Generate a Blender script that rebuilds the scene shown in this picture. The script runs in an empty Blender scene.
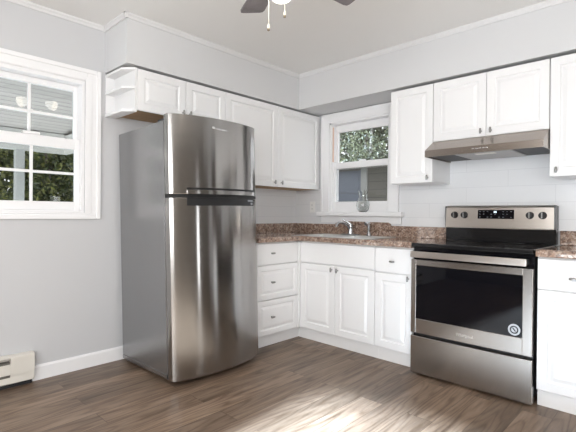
import bpy, bmesh, math, random
from mathutils import Vector, Matrix
random.seed(7)
S = bpy.context.scene
COL = S.collection
PI = math.pi

# ------------------------------------------------------------------ camera
CX, CY, CZ = 3.128, -3.4073, 1.1099
YAW, PITCH, ROLL, FPX = 0.7614, -0.0048, 0.0091, 424.66
cy_, sy_ = math.cos(YAW), math.sin(YAW)
fw = Vector((-sy_, cy_, 0)); rt = Vector((cy_, sy_, 0)); up = Vector((0, 0, 1))
f2 = fw * math.cos(PITCH) + up * math.sin(PITCH)
u2 = up * math.cos(PITCH) - fw * math.sin(PITCH)
r3 = rt * math.cos(ROLL) + u2 * math.sin(ROLL)
u3 = u2 * math.cos(ROLL) - rt * math.sin(ROLL)
cam = bpy.data.cameras.new('camera')
cam.sensor_width = 36.0; cam.lens = FPX * 36.0 / 576.0
cam.clip_start = 0.05; cam.clip_end = 200
co = bpy.data.objects.new('camera', cam); COL.objects.link(co)
M = Matrix(((r3.x, u3.x, -f2.x, CX), (r3.y, u3.y, -f2.y, CY), (r3.z, u3.z, -f2.z, CZ), (0, 0, 0, 1)))
co.matrix_world = M
S.camera = co

# ------------------------------------------------------------------ world, lights, exposure
S.view_settings.view_transform = 'Standard'
S.view_settings.look = 'None'
S.view_settings.exposure = 0.06
S.view_settings.gamma = 1.0
W = bpy.data.worlds.new('world'); S.world = W; W.use_nodes = True
bg = W.node_tree.nodes['Background']
bg.inputs[0].default_value = (0.92, 0.955, 1.0, 1); bg.inputs[1].default_value = 3.0

def sun(name, direction, energy, angle, color):
    l = bpy.data.lights.new(name, 'SUN'); l.energy = energy; l.angle = angle; l.color = color
    o = bpy.data.objects.new(name, l); COL.objects.link(o)
    o.rotation_euler = Vector(direction).to_track_quat('-Z', 'Y').to_euler()
    return o
sun('sun', (-0.05, 0.87, -0.50), 56.0, math.radians(4), (0.62, 0.81, 1.0))

def area(name, loc, direction, sx, sy, power, color=(1, 1, 1), spread=PI):
    l = bpy.data.lights.new(name, 'AREA'); l.shape = 'RECTANGLE'; l.size = sx; l.size_y = sy
    l.energy = power; l.color = color; l.spread = spread
    o = bpy.data.objects.new(name, l); COL.objects.link(o)
    o.location = loc; o.rotation_euler = Vector(direction).to_track_quat('-Z', 'Y').to_euler()
    return o
# area lamps standing in for daylight at windows out of view
area('daylight_front_window', (2.9, -5.12, 1.5), (0, 1, -0.02), 2.4, 1.3, 58, (1.0, 0.995, 0.98))
area('added_side_fill', (4.52, -4.3, 1.5), (-1, 0.15, 0.0), 1.3, 1.3, 48, (1.0, 0.995, 0.985))  # unseen lamp added to brighten the left wall and its cabinets
area('added_streak_lamp', (4.52, -0.92, 0.77), (-1, 0, 0.0), 0.10, 1.2, 2.0, (0.97, 0.985, 1.0))  # unseen lamp added for a thin bright line in the refrigerator door

# ------------------------------------------------------------------ node helpers
def mat(name, color=(0.8, 0.8, 0.8), rough=0.5, metal=0.0, spec=0.5, **kw):
    m = bpy.data.materials.new(name); m.use_nodes = True
    b = m.node_tree.nodes['Principled BSDF']
    b.inputs['Base Color'].default_value = (*color, 1)
    b.inputs['Roughness'].default_value = rough
    b.inputs['Metallic'].default_value = metal
    b.inputs['Specular IOR Level'].default_value = spec
    for k, v in kw.items(): b.inputs[k].default_value = v
    return m
def nd(m, t, **props):
    n = m.node_tree.nodes.new(t)
    for k, v in props.items(): setattr(n, k, v)
    return n
def lk(m, a, b): m.node_tree.links.new(a, b)
def bsdf(m): return m.node_tree.nodes['Principled BSDF']
def coords(m, scale=(1, 1, 1), kind='Object', rot=(0, 0, 0)):
    tc = nd(m, 'ShaderNodeTexCoord'); mp = nd(m, 'ShaderNodeMapping')
    mp.inputs['Scale'].default_value = scale; mp.inputs['Rotation'].default_value = rot
    lk(m, tc.outputs[kind], mp.inputs['Vector'])
    return mp.outputs['Vector']
def noise(m, vec, scale, detail=3, rough=0.5):
    n = nd(m, 'ShaderNodeTexNoise'); n.inputs['Scale'].default_value = scale
    n.inputs['Detail'].default_value = detail; n.inputs['Roughness'].default_value = rough
    lk(m, vec, n.inputs['Vector']); return n
def ramp(m, fac, stops):
    r = nd(m, 'ShaderNodeValToRGB'); el = r.color_ramp.elements
    while len(el) < len(stops): el.new(0.5)
    for e, (p, c) in zip(el, stops): e.position = p; e.color = (*c, 1)
    lk(m, fac, r.inputs['Fac']); return r.outputs['Color']
def bump(m, height, strength, dist=0.002):
    b = nd(m, 'ShaderNodeBump'); b.inputs['Strength'].default_value = strength; b.inputs['Distance'].default_value = dist
    lk(m, height, b.inputs['Height']); lk(m, b.outputs['Normal'], bsdf(m).inputs['Normal'])
def mixc(m, fac, a, b, mode='MIX'):
    n = nd(m, 'ShaderNodeMix', data_type='RGBA', blend_type=mode)
    if isinstance(fac, float): n.inputs[0].default_value = fac
    else: lk(m, fac, n.inputs[0])
    for s, i in ((a, 6), (b, 7)):
        if isinstance(s, tuple): n.inputs[i].default_value = (*s, 1)
        else: lk(m, s, n.inputs[i])
    return n.outputs[2]

# ------------------------------------------------------------------ materials
def painted(name, c, rough, bs=0.05, sc=60):
    m = mat(name, c, rough)
    v = coords(m); n = noise(m, v, sc, 4); bump(m, n.outputs['Fac'], bs, 0.001)
    n2 = noise(m, v, 1.3, 2)
    lk(m, mixc(m, n2.outputs['Fac'], tuple(x * 0.98 for x in c), tuple(min(1, x * 1.02) for x in c)), bsdf(m).inputs['Base Color'])
    return m
M_WALL = painted('wall_paint', (0.60, 0.605, 0.62), 0.55)
M_CEIL = painted('ceiling_paint', (0.87, 0.865, 0.85), 0.75, 0.08, 120)
M_TAUPE = painted('taupe_wall_paint', (0.30, 0.275, 0.25), 0.6)
M_SOFFIT = painted('soffit_paint', (0.66, 0.665, 0.675), 0.55)
M_TRIM = painted('white_trim_paint', (0.89, 0.89, 0.90), 0.35, 0.02)
M_CROWN = painted('crown_paint', (0.74, 0.74, 0.745), 0.4, 0.02)
M_CAB = painted('white_cabinet_finish', (0.86, 0.86, 0.865), 0.3, 0.01)
M_CREAM = painted('cream_enamel', (0.74, 0.71, 0.65), 0.4, 0.02)
M_VINYL = painted('white_vinyl', (0.88, 0.88, 0.89), 0.3, 0.01)
M_PEACH = mat('peach_vinyl', (0.75, 0.55, 0.45), 0.5)

def board_mat(name, width, axis_rot, c1, c2, gap):
    m = mat(name, c1, 0.7)
    v = coords(m, rot=axis_rot)
    br = nd(m, 'ShaderNodeTexBrick'); br.offset = 0.37
    br.inputs['Scale'].default_value = 1.0; br.inputs['Brick Width'].default_value = 4.0; br.inputs['Row Height'].default_value = width
    br.inputs['Mortar Size'].default_value = 0.006; br.inputs['Color1'].default_value = (*c1, 1); br.inputs['Color2'].default_value = (*c2, 1)
    br.inputs['Mortar'].default_value = (*gap, 1)
    lk(m, v, br.inputs['Vector'])
    n = noise(m, coords(m, (3, 3, 3)), 5, 4)
    lk(m, mixc(m, 0.35, br.outputs['Color'], mixc(m, n.outputs['Fac'], tuple(x * .7 for x in c1), c2), 'MIX'), bsdf(m).inputs['Base Color'])
    return m

def floor_mat():
    m = mat('vinyl_plank_floor', (0.2, 0.16, 0.13), 0.38)
    b = bsdf(m)
    v = coords(m, rot=(0, 0, PI / 2))
    br = nd(m, 'ShaderNodeTexBrick'); br.offset = 0.41; br.squash = 1
    br.inputs['Scale'].default_value = 1.0; br.inputs['Brick Width'].default_value = 1.22; br.inputs['Row Height'].default_value = 0.152
    br.inputs['Mortar Size'].default_value = 0.0012; br.inputs['Mortar Smooth'].default_value = 0.0
    br.inputs['Color1'].default_value = (0, 0, 0, 1); br.inputs['Color2'].default_value = (1, 1, 1, 1); br.inputs['Mortar'].default_value = (0.5, 0.5, 0.5, 1)
    lk(m, v, br.inputs['Vector'])
    # shift the grain per plank
    off = nd(m, 'ShaderNodeVectorMath', operation='SCALE'); off.inputs['Scale'].default_value = 13.0
    lk(m, br.outputs['Color'], off.inputs[0])
    def shifted(scale):
        vv = coords(m, scale)
        a = nd(m, 'ShaderNodeVectorMath', operation='ADD')
        lk(m, vv, a.inputs[0]); lk(m, off.outputs[0], a.inputs[1]); return a.outputs[0]
    g1 = noise(m, shifted((9, 0.9, 1)), 2.0, 6, 0.62)
    cn = noise(m, shifted((4.2, 0.42, 1)), 1.6, 2, 0.4)
    mu = nd(m, 'ShaderNodeMath', operation='MULTIPLY'); mu.inputs[1].default_value = 95.0; lk(m, cn.outputs['Fac'], mu.inputs[0])
    wv = nd(m, 'ShaderNodeMath', operation='SINE'); lk(m, mu.outputs[0], wv.inputs[0])
    wh = nd(m, 'ShaderNodeMapRange'); wh.inputs['From Min'].default_value = -1.0; lk(m, wv.outputs[0], wh.inputs['Value'])
    fine = noise(m, shifted((30, 2.2, 1)), 3.0, 5, 0.7)
    c = ramp(m, g1.outputs['Fac'], [(0.30, (0.10, 0.062, 0.040)), (0.5, (0.24, 0.165, 0.115)), (0.70, (0.39, 0.29, 0.215))])
    c2 = ramp(m, wh.outputs['Result'], [(0.0, (0.075, 0.047, 0.03)), (0.25, (0.25, 0.18, 0.132)), (1.0, (0.35, 0.268, 0.205))])
    c = mixc(m, 0.32, c, c2)
    fr = ramp(m, fine.outputs['Fac'], [(0.35, (0.45, 0.42, 0.40)), (0.6, (1, 1, 1))])
    c = mixc(m, 0.35, c, fr, 'MULTIPLY')
    tone = ramp(m, br.outputs['Color'], [(0.0, (0.62, 0.60, 0.58)), (1.0, (1.2, 1.17, 1.14))])
    c = mixc(m, 0.8, c, tone, 'MULTIPLY')
    gap = ramp(m, br.outputs['Fac'], [(0.0, (1, 1, 1)), (1.0, (0.4, 0.38, 0.36))])
    c = mixc(m, 1.0, c, gap, 'MULTIPLY')
    lk(m, c, b.inputs['Base Color'])
    rr = nd(m, 'ShaderNodeMapRange'); rr.inputs['To Min'].default_value = 0.30; rr.inputs['To Max'].default_value = 0.48
    lk(m, fine.outputs['Fac'], rr.inputs['Value']); lk(m, rr.outputs['Result'], b.inputs['Roughness'])
    bump(m, fine.outputs['Fac'], 0.12, 0.001)
    return m
M_FLOOR = floor_mat()

def steel(name, c=(0.56, 0.535, 0.51), rough=0.26, aniso=0.75, rot=0.25, streak=(2, 2, 160)):
    m = mat(name, c, rough, 1.0)
    b = bsdf(m)
    b.inputs['Anisotropic'].default_value = aniso; b.inputs['Anisotropic Rotation'].default_value = rot
    t = nd(m, 'ShaderNodeTangent', direction_type='RADIAL', axis='Z')
    lk(m, t.outputs['Tangent'], b.inputs['Tangent'])
    n = noise(m, coords(m, streak), 4, 3)
    lk(m, mixc(m, n.outputs['Fac'], tuple(x * 0.92 for x in c), tuple(x * 1.07 for x in c)), b.inputs['Base Color'])
    return m
M_STEEL = steel('brushed_steel', (0.44, 0.415, 0.39), 0.22, 0.8)
M_STEEL_PANEL = steel('brushed_steel_panel', (0.68, 0.63, 0.58), 0.3, 0.6)
M_STEEL_FRIDGE = steel('brushed_steel_refrigerator', (0.385, 0.372, 0.36), 0.16, 0.9)
M_HOODSTEEL = steel('brushed_steel_hood', (0.36, 0.315, 0.28), 0.25, 0.6)
M_CHROME = mat('chrome', (0.50, 0.51, 0.53), 0.07, 1.0)
M_NICKEL = mat('brushed_nickel', (0.33, 0.325, 0.315), 0.3, 1.0)
M_SINK = mat('sink_steel', (0.78, 0.78, 0.77), 0.42, 0.8)
M_BLACKGLASS = mat('black_glass', (0.004, 0.004, 0.006), 0.03, spec=0.3)
M_COOKTOP = mat('black_ceramic', (0.010, 0.010, 0.011), 0.10)
M_BLACK = mat('black_plastic', (0.012, 0.012, 0.013), 0.4)
M_DARK = mat('dark_grille', (0.018, 0.018, 0.02), 0.5)
M_FILTER = mat('grey_filter', (0.42, 0.40, 0.39), 0.4, 0.6)
M_FSIDE = painted('grey_refrigerator_side', (0.33, 0.33, 0.335), 0.27, 0.10, 260)
M_FSIDE.node_tree.nodes['Principled BSDF'].inputs['Metallic'].default_value = 0.85
M_GASKET = mat('black_gasket', (0.02, 0.02, 0.022), 0.6)
M_RACK = mat('oven_rack_steel', (0.12, 0.12, 0.12), 0.3, 1.0)
M_BADGE = mat('badge_silver', (0.85, 0.85, 0.86), 0.2, 1.0)
M_STICKER = mat('silver_sticker', (0.45, 0.45, 0.46), 0.4, 0.3)
M_PRINT = mat('pale_print', (0.28, 0.30, 0.33), 0.5)
M_RING = mat('burner_ring', (0.045, 0.045, 0.048), 0.25)
M_LENS = mat('frosted_lens', (0.85, 0.82, 0.76), 0.5)
M_OUTLET = mat('white_plastic', (0.86, 0.86, 0.85), 0.35)
M_SLOT = mat('outlet_slot', (0.08, 0.08, 0.08), 0.6)
def emit(name, c, s):
    m = mat(name, c, 0.4); b = bsdf(m)
    b.inputs['Emission Color'].default_value = (*c, 1); b.inputs['Emission Strength'].default_value = s
    return m
M_SHADE = emit('lit_frosted_glass', (1.0, 0.94, 0.85), 6.0)
M_CLOCK = emit('clock_digits', (0.75, 0.9, 1.0), 1.6)
M_CHAIN = mat('ivory_chain', (0.85, 0.80, 0.70), 0.4)
M_KNOBWOOD = mat('brass_tip', (0.30, 0.24, 0.16), 0.4, 0.6)

def wood(name, c1, c2, sc=(4, 60, 60)):
    m = mat(name, c1, 0.5); n = noise(m, coords(m, sc), 1.5, 5, 0.6)
    lk(m, ramp(m, n.outputs['Fac'], [(0.3, c1), (0.7, c2)]), bsdf(m).inputs['Base Color']); return m
M_UNDER = wood('bare_wood_underside', (0.42, 0.24, 0.10), (0.58, 0.37, 0.18), (60, 5, 60))
M_BLADE = wood('grey_fan_blade', (0.17, 0.155, 0.165), (0.25, 0.23, 0.24), (8, 8, 8))
M_FANBODY = mat('fan_housing', (0.75, 0.74, 0.72), 0.35)
M_BARK = wood('bark', (0.10, 0.085, 0.07), (0.22, 0.19, 0.16), (12, 12, 3))
M_POST = mat('weathered_post', (0.52, 0.52, 0.50), 0.7)

def granite():
    m = mat('brown_granite_laminate', (0.2, 0.14, 0.11), 0.06, spec=0.75)
    v = coords(m)
    vo = nd(m, 'ShaderNodeTexVoronoi'); vo.inputs['Scale'].default_value = 95; lk(m, v, vo.inputs['Vector'])
    sep = nd(m, 'ShaderNodeSeparateColor'); lk(m, vo.outputs['Color'], sep.inputs['Color'])
    c = ramp(m, sep.outputs[0], [(0.0, (0.035, 0.026, 0.024)), (0.22, (0.13, 0.085, 0.065)), (0.5, (0.32, 0.205, 0.15)), (0.75, (0.44, 0.32, 0.25)), (1.0, (0.66, 0.57, 0.50))])
    n = noise(m, v, 26, 5, 0.65)
    c2 = ramp(m, n.outputs['Fac'], [(0.32, (0.08, 0.056, 0.046)), (0.50, (0.33, 0.215, 0.16)), (0.68, (0.60, 0.48, 0.40))])
    lk(m, mixc(m, 0.45, c, c2), bsdf(m).inputs['Base Color'])
    return m
M_GRANITE = granite()

def tileboard(name, w, h, rot, off=0.0):
    m = mat(name, (0.80, 0.81, 0.825), 0.22)
    v = coords(m, rot=rot)
    br = nd(m, 'ShaderNodeTexBrick'); br.offset = off
    br.inputs['Scale'].default_value = 1.0; br.inputs['Brick Width'].default_value = w; br.inputs['Row Height'].default_value = h
    br.inputs['Mortar Size'].default_value = 0.0016; br.inputs['Mortar Smooth'].default_value = 0.6
    br.inputs['Color1'].default_value = (0.80, 0.81, 0.825, 1); br.inputs['Color2'].default_value = (0.81, 0.82, 0.835, 1); br.inputs['Mortar'].default_value = (0.66, 0.67, 0.69, 1)
    lk(m, v, br.inputs['Vector']); lk(m, br.outputs['Color'], bsdf(m).inputs['Base Color'])
    inv = nd(m, 'ShaderNodeMath', operation='SUBTRACT'); inv.inputs[0].default_value = 1.0
    lk(m, br.outputs['Fac'], inv.inputs[1]); bump(m, inv.outputs[0], 0.3, 0.0015)
    return m
M_TILE_B = tileboard('white_tileboard_sink_wall', 0.61, 0.121, (PI / 2, 0, 0), 0.5)
M_TILE_A = tileboard('white_tileboard_side_wall', 0.108, 0.108, (PI / 2, 0, PI / 2), 0.0)

def pane_mat(name, tint):
    m = bpy.data.materials.new(name); m.use_nodes = True
    nt = m.node_tree; nt.nodes.clear()
    out = nt.nodes.new('ShaderNodeOutputMaterial'); mx = nt.nodes.new('ShaderNodeMixShader')
    tr = nt.nodes.new('ShaderNodeBsdfTransparent'); gl = nt.nodes.new('ShaderNodeBsdfGlossy'); fr = nt.nodes.new('ShaderNodeFresnel')
    gl.inputs['Roughness'].default_value = 0.01; fr.inputs['IOR'].default_value = 1.5
    tr.inputs['Color'].default_value = (tint, tint, tint, 1)
    ge = nt.nodes.new('ShaderNodeNewGeometry'); fb = nt.nodes.new('ShaderNodeMath'); fb.operation = 'SUBTRACT'; fb.use_clamp = True
    nt.links.new(fr.outputs[0], fb.inputs[0]); nt.links.new(ge.outputs['Backfacing'], fb.inputs[1]); nt.links.new(fb.outputs[0], mx.inputs[0])
    nt.links.new(tr.outputs[0], mx.inputs[1]); nt.links.new(gl.outputs[0], mx.inputs[2])
    nt.links.new(mx.outputs[0], out.inputs[0]); return m
M_PANE = pane_mat('window_glass', 0.97)
M_DIMPANE = pane_mat('dimmed_window_glass', 0.72)  # grey tint put in the glass to darken the bright view outdoors
M_GLASS = mat('clear_glass', (0.96, 0.98, 0.97), 0.02, **{'Transmission Weight': 1.0, 'IOR': 1.45})

def leaf_mat(name, dark, mid, light):
    m = mat(name, mid, 0.5, **{'Transmission Weight': 0.0})
    g = nd(m, 'ShaderNodeNewGeometry')
    c = ramp(m, g.outputs['Random Per Island'], [(0.0, dark), (0.55, mid), (1.0, light)])
    lk(m, c, bsdf(m).inputs['Base Color']); return m
M_LEAF = leaf_mat('leaf_green', (0.022, 0.032, 0.010), (0.070, 0.098, 0.030), (0.27, 0.28, 0.08))
M_LEAF2 = leaf_mat('leaf_grey_green', (0.034, 0.036, 0.020), (0.066, 0.066, 0.034), (0.125, 0.118, 0.058))
M_GRASS = painted('lawn', (0.20, 0.175, 0.13), 0.9, 0.3, 30)

# ------------------------------------------------------------------ mesh builder
class MB:
    def __init__(s): s.bm = bmesh.new()
    def verts(s, pts): return [s.bm.verts.new(p) for p in pts]
    def box(s, a, b, bev=0.0, seg=2):
        t = bmesh.new()
        x0, x1 = sorted((a[0], b[0])); y0, y1 = sorted((a[1], b[1])); z0, z1 = sorted((a[2], b[2]))
        bmesh.ops.create_cube(t, size=1, matrix=Matrix.Translation(((x0 + x1) / 2, (y0 + y1) / 2, (z0 + z1) / 2)) @ Matrix.Diagonal((x1 - x0, y1 - y0, z1 - z0, 1)))
        if bev > 0:
            bev = min(bev, 0.45 * min(x1 - x0, y1 - y0, z1 - z0))
            bmesh.ops.bevel(t, geom=t.edges[:], offset=bev, segments=seg, affect='EDGES', profile=0.5)
        s.merge(t); return s
    def merge(s, t, mx=None):
        if mx is not None: bmesh.ops.transform(t, matrix=mx, verts=t.verts[:])
        me = bpy.data.meshes.new('tmp'); t.to_mesh(me); t.free(); s.bm.from_mesh(me); bpy.data.meshes.remove(me)
    def prism(s, prof, axis, a, b):
        """closed profile extruded along an axis; prof holds the two other coordinates in xyz order"""
        def P(q, t):
            q = list(q); q.insert('xyz'.index(axis), t); return q
        A = s.verts([P(q, a) for q in prof]); B = s.verts([P(q, b) for q in prof]); n = len(prof)
        fs = [s.bm.faces.new(A), s.bm.faces.new(list(reversed(B)))]
        for i in range(n): fs.append(s.bm.faces.new((A[i], B[i], B[(i + 1) % n], A[(i + 1) % n])))
        bmesh.ops.recalc_face_normals(s.bm, faces=fs); return s
    def lathe(s, prof, c, axis='z', n=24, closed=False):
        """prof: (radius, height) list"""
        rings = []
        for r, h in prof:
            ring = []
            for i in range(n):
                a = 2 * PI * i / n; x, y = r * math.cos(a), r * math.sin(a)
                p = {'z': (x, y, h), 'x': (h, x, y), 'y': (x, h, y)}[axis]
                ring.append(s.bm.verts.new((c[0] + p[0], c[1] + p[1], c[2] + p[2])))
            rings.append(ring)
        fs = []
        m = len(rings)
        for j in range(m if closed else m - 1):
            for i in range(n):
                fs.append(s.bm.faces.new((rings[j][i], rings[j][(i + 1) % n], rings[(j + 1) % m][(i + 1) % n], rings[(j + 1) % m][i])))
        if not closed:
            fs.append(s.bm.faces.new(list(reversed(rings[0])))); fs.append(s.bm.faces.new(rings[-1]))
        bmesh.ops.recalc_face_normals(s.bm, faces=fs); return s
    def cyl(s, a, b, r, n=16, r2=None):
        a, b = Vector(a), Vector(b); d = b - a
        t = bmesh.new()
        bmesh.ops.create_cone(t, cap_ends=True, segments=n, radius1=r, radius2=r if r2 is None else r2, depth=d.length)
        s.merge(t, Matrix.Translation((a + b) / 2) @ d.to_track_quat('Z', 'Y').to_matrix().to_4x4()); return s
    def tube(s, pts, r, n=10):
        pts = [Vector(p) for p in pts]; rings = []
        for i, p in enumerate(pts):
            d = (pts[min(i + 1, len(pts) - 1)] - pts[max(i - 1, 0)]).normalized()
            q = d.to_track_quat('Z', 'Y'); rr = r[i] if isinstance(r, (list, tuple)) else r
            rings.append([s.bm.verts.new(p + q @ Vector((rr * math.cos(2 * PI * k / n), rr * math.sin(2 * PI * k / n), 0))) for k in range(n)])
        fs = []
        for j in range(len(rings) - 1):
            bestoff = min(range(n), key=lambda o: sum((rings[j][k].co - rings[j + 1][(k + o) % n].co).length for k in range(n)))
            rings[j + 1] = [rings[j + 1][(k + bestoff) % n] for k in range(n)]
            for k in range(n): fs.append(s.bm.faces.new((rings[j][k], rings[j][(k + 1) % n], rings[j + 1][(k + 1) % n], rings[j + 1][k])))
        fs.append(s.bm.faces.new(rings[0])); fs.append(s.bm.faces.new(rings[-1]))
        bmesh.ops.recalc_face_normals(s.bm, faces=fs); return s
    def sphere(s, c, r, sc=(1, 1, 1), seg=16):
        t = bmesh.new(); bmesh.ops.create_uvsphere(t, u_segments=seg, v_segments=seg // 2 + 2, radius=r)
        s.merge(t, Matrix.Translation(c) @ Matrix.Diagonal((*sc, 1))); return s
    def slab(s, xs, ys, z0, z1, filled):
        """grid of cells between the x and y splits; filled(i,j) says which are solid; one closed shell"""
        V = {}
        def v(i, j, k):
            if (i, j, k) not in V: V[(i, j, k)] = s.bm.verts.new((xs[i], ys[j], (z0, z1)[k]))
            return V[(i, j, k)]
        nx, ny = len(xs) - 1, len(ys) - 1
        F = lambda i, j: 0 <= i < nx and 0 <= j < ny and filled(i, j)
        fs = []
        for i in range(nx):
            for j in range(ny):
                if not F(i, j): continue
                fs.append(s.bm.faces.new((v(i, j, 1), v(i + 1, j, 1), v(i + 1, j + 1, 1), v(i, j + 1, 1))))
                fs.append(s.bm.faces.new((v(i, j, 0), v(i, j + 1, 0), v(i + 1, j + 1, 0), v(i + 1, j, 0))))
                for (di, dj, p, q) in ((-1, 0, (i, j + 1), (i, j)), (1, 0, (i + 1, j), (i + 1, j + 1)), (0, -1, (i, j), (i + 1, j)), (0, 1, (i + 1, j + 1), (i, j + 1))):
                    if not F(i + di, j + dj):
                        fs.append(s.bm.faces.new((v(*p, 0), v(*q, 0), v(*q, 1), v(*p, 1))))
        return s
    def panel(s, o, u, v, n, w, h, t, loops):
        """a door or drawer front: back-lower-start corner o, axes u (width), v (height), n (outward); loops = (inset, height above the front face)"""
        o, u, v, n = Vector(o), Vector(u), Vector(v), Vector(n)
        def rect(i, d): return [s.bm.verts.new(o + u * a + v * b + n * d) for a, b in ((i, i), (w - i, i), (w - i, h - i), (i, h - i))]
        rings = [rect(0, 0), rect(0, t - 0.003), rect(0.0012, t - 0.0010), rect(0.004, t)] + [rect(i, t + d) for i, d in loops]
        fs = [s.bm.faces.new(rings[0])]
        for A, B in zip(rings, rings[1:]):
            for k in range(4): fs.append(s.bm.faces.new((A[k], A[(k + 1) % 4], B[(k + 1) % 4], B[k])))
        fs.append(s.bm.faces.new(rings[-1]))
        bmesh.ops.recalc_face_normals(s.bm, faces=fs); return s
    def build(s, name, m, parent=None, smooth=False, bevel=0.0):
        me = bpy.data.meshes.new(name)
        o = bpy.data.objects.new(name, me); COL.objects.link(o)
        if parent is not None:
            org = ORG.get(parent.name, Vector((0, 0, 0)))
            bmesh.ops.translate(s.bm, vec=-org, verts=s.bm.verts[:])
            o.parent = parent; ORG[o.name] = org
        s.bm.to_mesh(me); s.bm.free(); me.name = o.name
        me.materials.append(m)
        if smooth:
            for p in me.polygons: p.use_smooth = True
            try: me.set_sharp_from_angle(angle=math.radians(38))
            except Exception: pass
        if bevel:
            b = o.modifiers.new('bevel', 'BEVEL'); b.width = bevel; b.segments = 3; b.limit_method = 'ANGLE'
            b.angle_limit = math.radians(50)
        return o
ORG = {}

def thing(name, label, cat, loc=(0, 0, 0), group=None):
    o = bpy.data.objects.new(name, None); COL.objects.link(o); o.location = loc
    o.empty_display_size = 0.1
    o['label'] = label; o['category'] = cat
    if group: o['group'] = group
    ORG[o.name] = Vector(loc); return o
def tag(o, label, cat, group=None, kind=None):
    o['label'] = label; o['category'] = cat
    if group: o['group'] = group
    if kind: o['kind'] = kind
    return o
def struct(o, label, cat='structure'):
    o['kind'] = 'structure'; o['label'] = label; o['category'] = cat; return o
def structroot(name, label, cat, loc=(0, 0, 0)):
    o = thing(name, label, cat, loc); o['kind'] = 'structure'; return o

def text_mesh(name, body, size, loc, ax_x, ax_y, m, parent, depth=0.0006, align='CENTER'):
    cu = bpy.data.curves.new('txt', 'FONT'); cu.body = body; cu.size = size; cu.extrude = depth
    cu.align_x = align; cu.align_y = 'CENTER'
    t = bpy.data.objects.new('txt', cu); COL.objects.link(t)
    dg = bpy.context.evaluated_depsgraph_get(); dg.update()
    me = bpy.data.meshes.new_from_object(t.evaluated_get(dg)); me.name = name
    bpy.data.objects.remove(t)
    ax_x = Vector(ax_x).normalized(); ax_y = Vector(ax_y).normalized(); ax_z = ax_x.cross(ax_y)
    mx = Matrix(((ax_x.x, ax_y.x, ax_z.x, loc[0]), (ax_x.y, ax_y.y, ax_z.y, loc[1]), (ax_x.z, ax_y.z, ax_z.z, loc[2]), (0, 0, 0, 1)))
    me.transform(mx)
    org = ORG.get(parent.name, Vector((0, 0, 0))); me.transform(Matrix.Translation(-org))
    me.materials.clear(); me.materials.append(m)
    o = bpy.data.objects.new(name, me); COL.objects.link(o); o.parent = parent; ORG[o.name] = org
    return o

# ================================================================== THE ROOM
XR, YF, ZC, ZS = 4.6, -5.2, 2.462, 2.128       # side wall, front wall, ceiling, soffit underside
WT = 0.15
struct(MB().box((-WT, YF - WT, -0.12), (XR + WT, WT, 0.0)).build('floor', M_FLOOR), 'grey brown wood plank vinyl floor', 'floor')
struct(MB().box((-WT, YF - WT, ZC), (XR + WT, WT, ZC + 0.15)).build('ceiling', M_CEIL), 'flat painted ceiling above the kitchen', 'ceiling')

def wall_with_hole(name, axis, a0, a1, t0, t1, holes, m, label):
    """axis 'x': wall lies along x, thickness in y; one shell of abutting blocks round the holes"""
    b = MB(); us = sorted({a0, a1, *[h[0] for h in holes], *[h[1] for h in holes]})
    for u0, u1 in zip(us, us[1:]):
        hs = [h for h in holes if h[0] <= u0 and h[1] >= u1]
        spans = [(0.0, ZC)] if not hs else [(0.0, hs[0][2]), (hs[0][3], ZC)]
        for z0, z1 in spans:
            if z1 - z0 < 1e-4: continue
            if axis == 'x': b.box((u0, t0, z0), (u1, t1, z1))
            else: b.box((t0, u0, z0), (t1, u1, z1))
    return struct(b.build(name, m), label, 'wall')
# openings
WA = (-3.18, -2.225, 1.10, 2.04)    # window in the side wall: y0,y1,z0,z1
WB = (0.455, 1.15, 1.132, 2.035)    # window over the sink: x0,x1,z0,z1
wall_with_hole('wall_left', 'y', YF - WT, WT, -WT, 0, [WA], M_WALL, 'grey painted wall with the wide window')
wall_with_hole('wall_back', 'x', 0, XR + WT, 0, WT, [WB], M_WALL, 'wall behind the sink and range')
wall_with_hole('wall_right', 'y', YF - WT, 0, XR, XR + WT, [(-5.0, -3.6, 0.8, 2.2), (-1.0, -0.84, 0.12, 1.42)], M_TAUPE, 'taupe wall with two openings added for light')
wall_with_hole('wall_front', 'x', 0, XR, YF - WT, YF, [(1.65, 4.15, 0.8, 2.30)], M_TAUPE, 'taupe wall with the front window')

# soffits over the wall cabinets
struct(MB().box((0, -2.082, ZS), (0.341, 0, ZC)).build('wall_left_soffit', M_SOFFIT), 'boxed grey soffit above the refrigerator cabinets', 'soffit')
struct(MB().box((0.341, -0.341, ZS), (XR, 0, ZC)).build('wall_back_soffit', M_SOFFIT), 'boxed grey soffit above the sink and range', 'soffit')

# crown trim
def crown(name, p, q, n, label):
    """small cove strip along p->q below the ceiling; n points into the room"""
    p, q, n = Vector(p), Vector(q), Vector(n); b = MB()
    prof = [(0, 0), (0.022, 0), (0.022, -0.008), (0.012, -0.020), (0.008, -0.033), (0, -0.033)]
    A = b.verts([p + n * a + Vector((0, 0, z)) for a, z in prof]); B = b.verts([q + n * a + Vector((0, 0, z)) for a, z in prof])
    fs = [b.bm.faces.new(A), b.bm.faces.new(list(reversed(B)))]
    for i in range(6): fs.append(b.bm.faces.new((A[i], B[i], B[(i + 1) % 6], A[(i + 1) % 6])))
    bmesh.ops.recalc_face_normals(b.bm, faces=fs)
    return struct(b.build(name, M_CROWN), label, 'trim')
crown('trim_1', (0, YF, ZC), (0, -2.082, ZC), (1, 0, 0), 'crown strip over the wide window')
crown('trim_2', (0, -2.082, ZC), (0.363, -2.082, ZC), (0, -1, 0), 'crown strip across the end of the soffit')
crown('trim_3', (0.341, -2.104, ZC), (0.341, -0.341, ZC), (1, 0, 0), 'crown strip along the refrigerator soffit')
crown('trim_4', (0.341, -0.341, ZC), (XR, -0.341, ZC), (0, -1, 0), 'crown strip along the range soffit')

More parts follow.
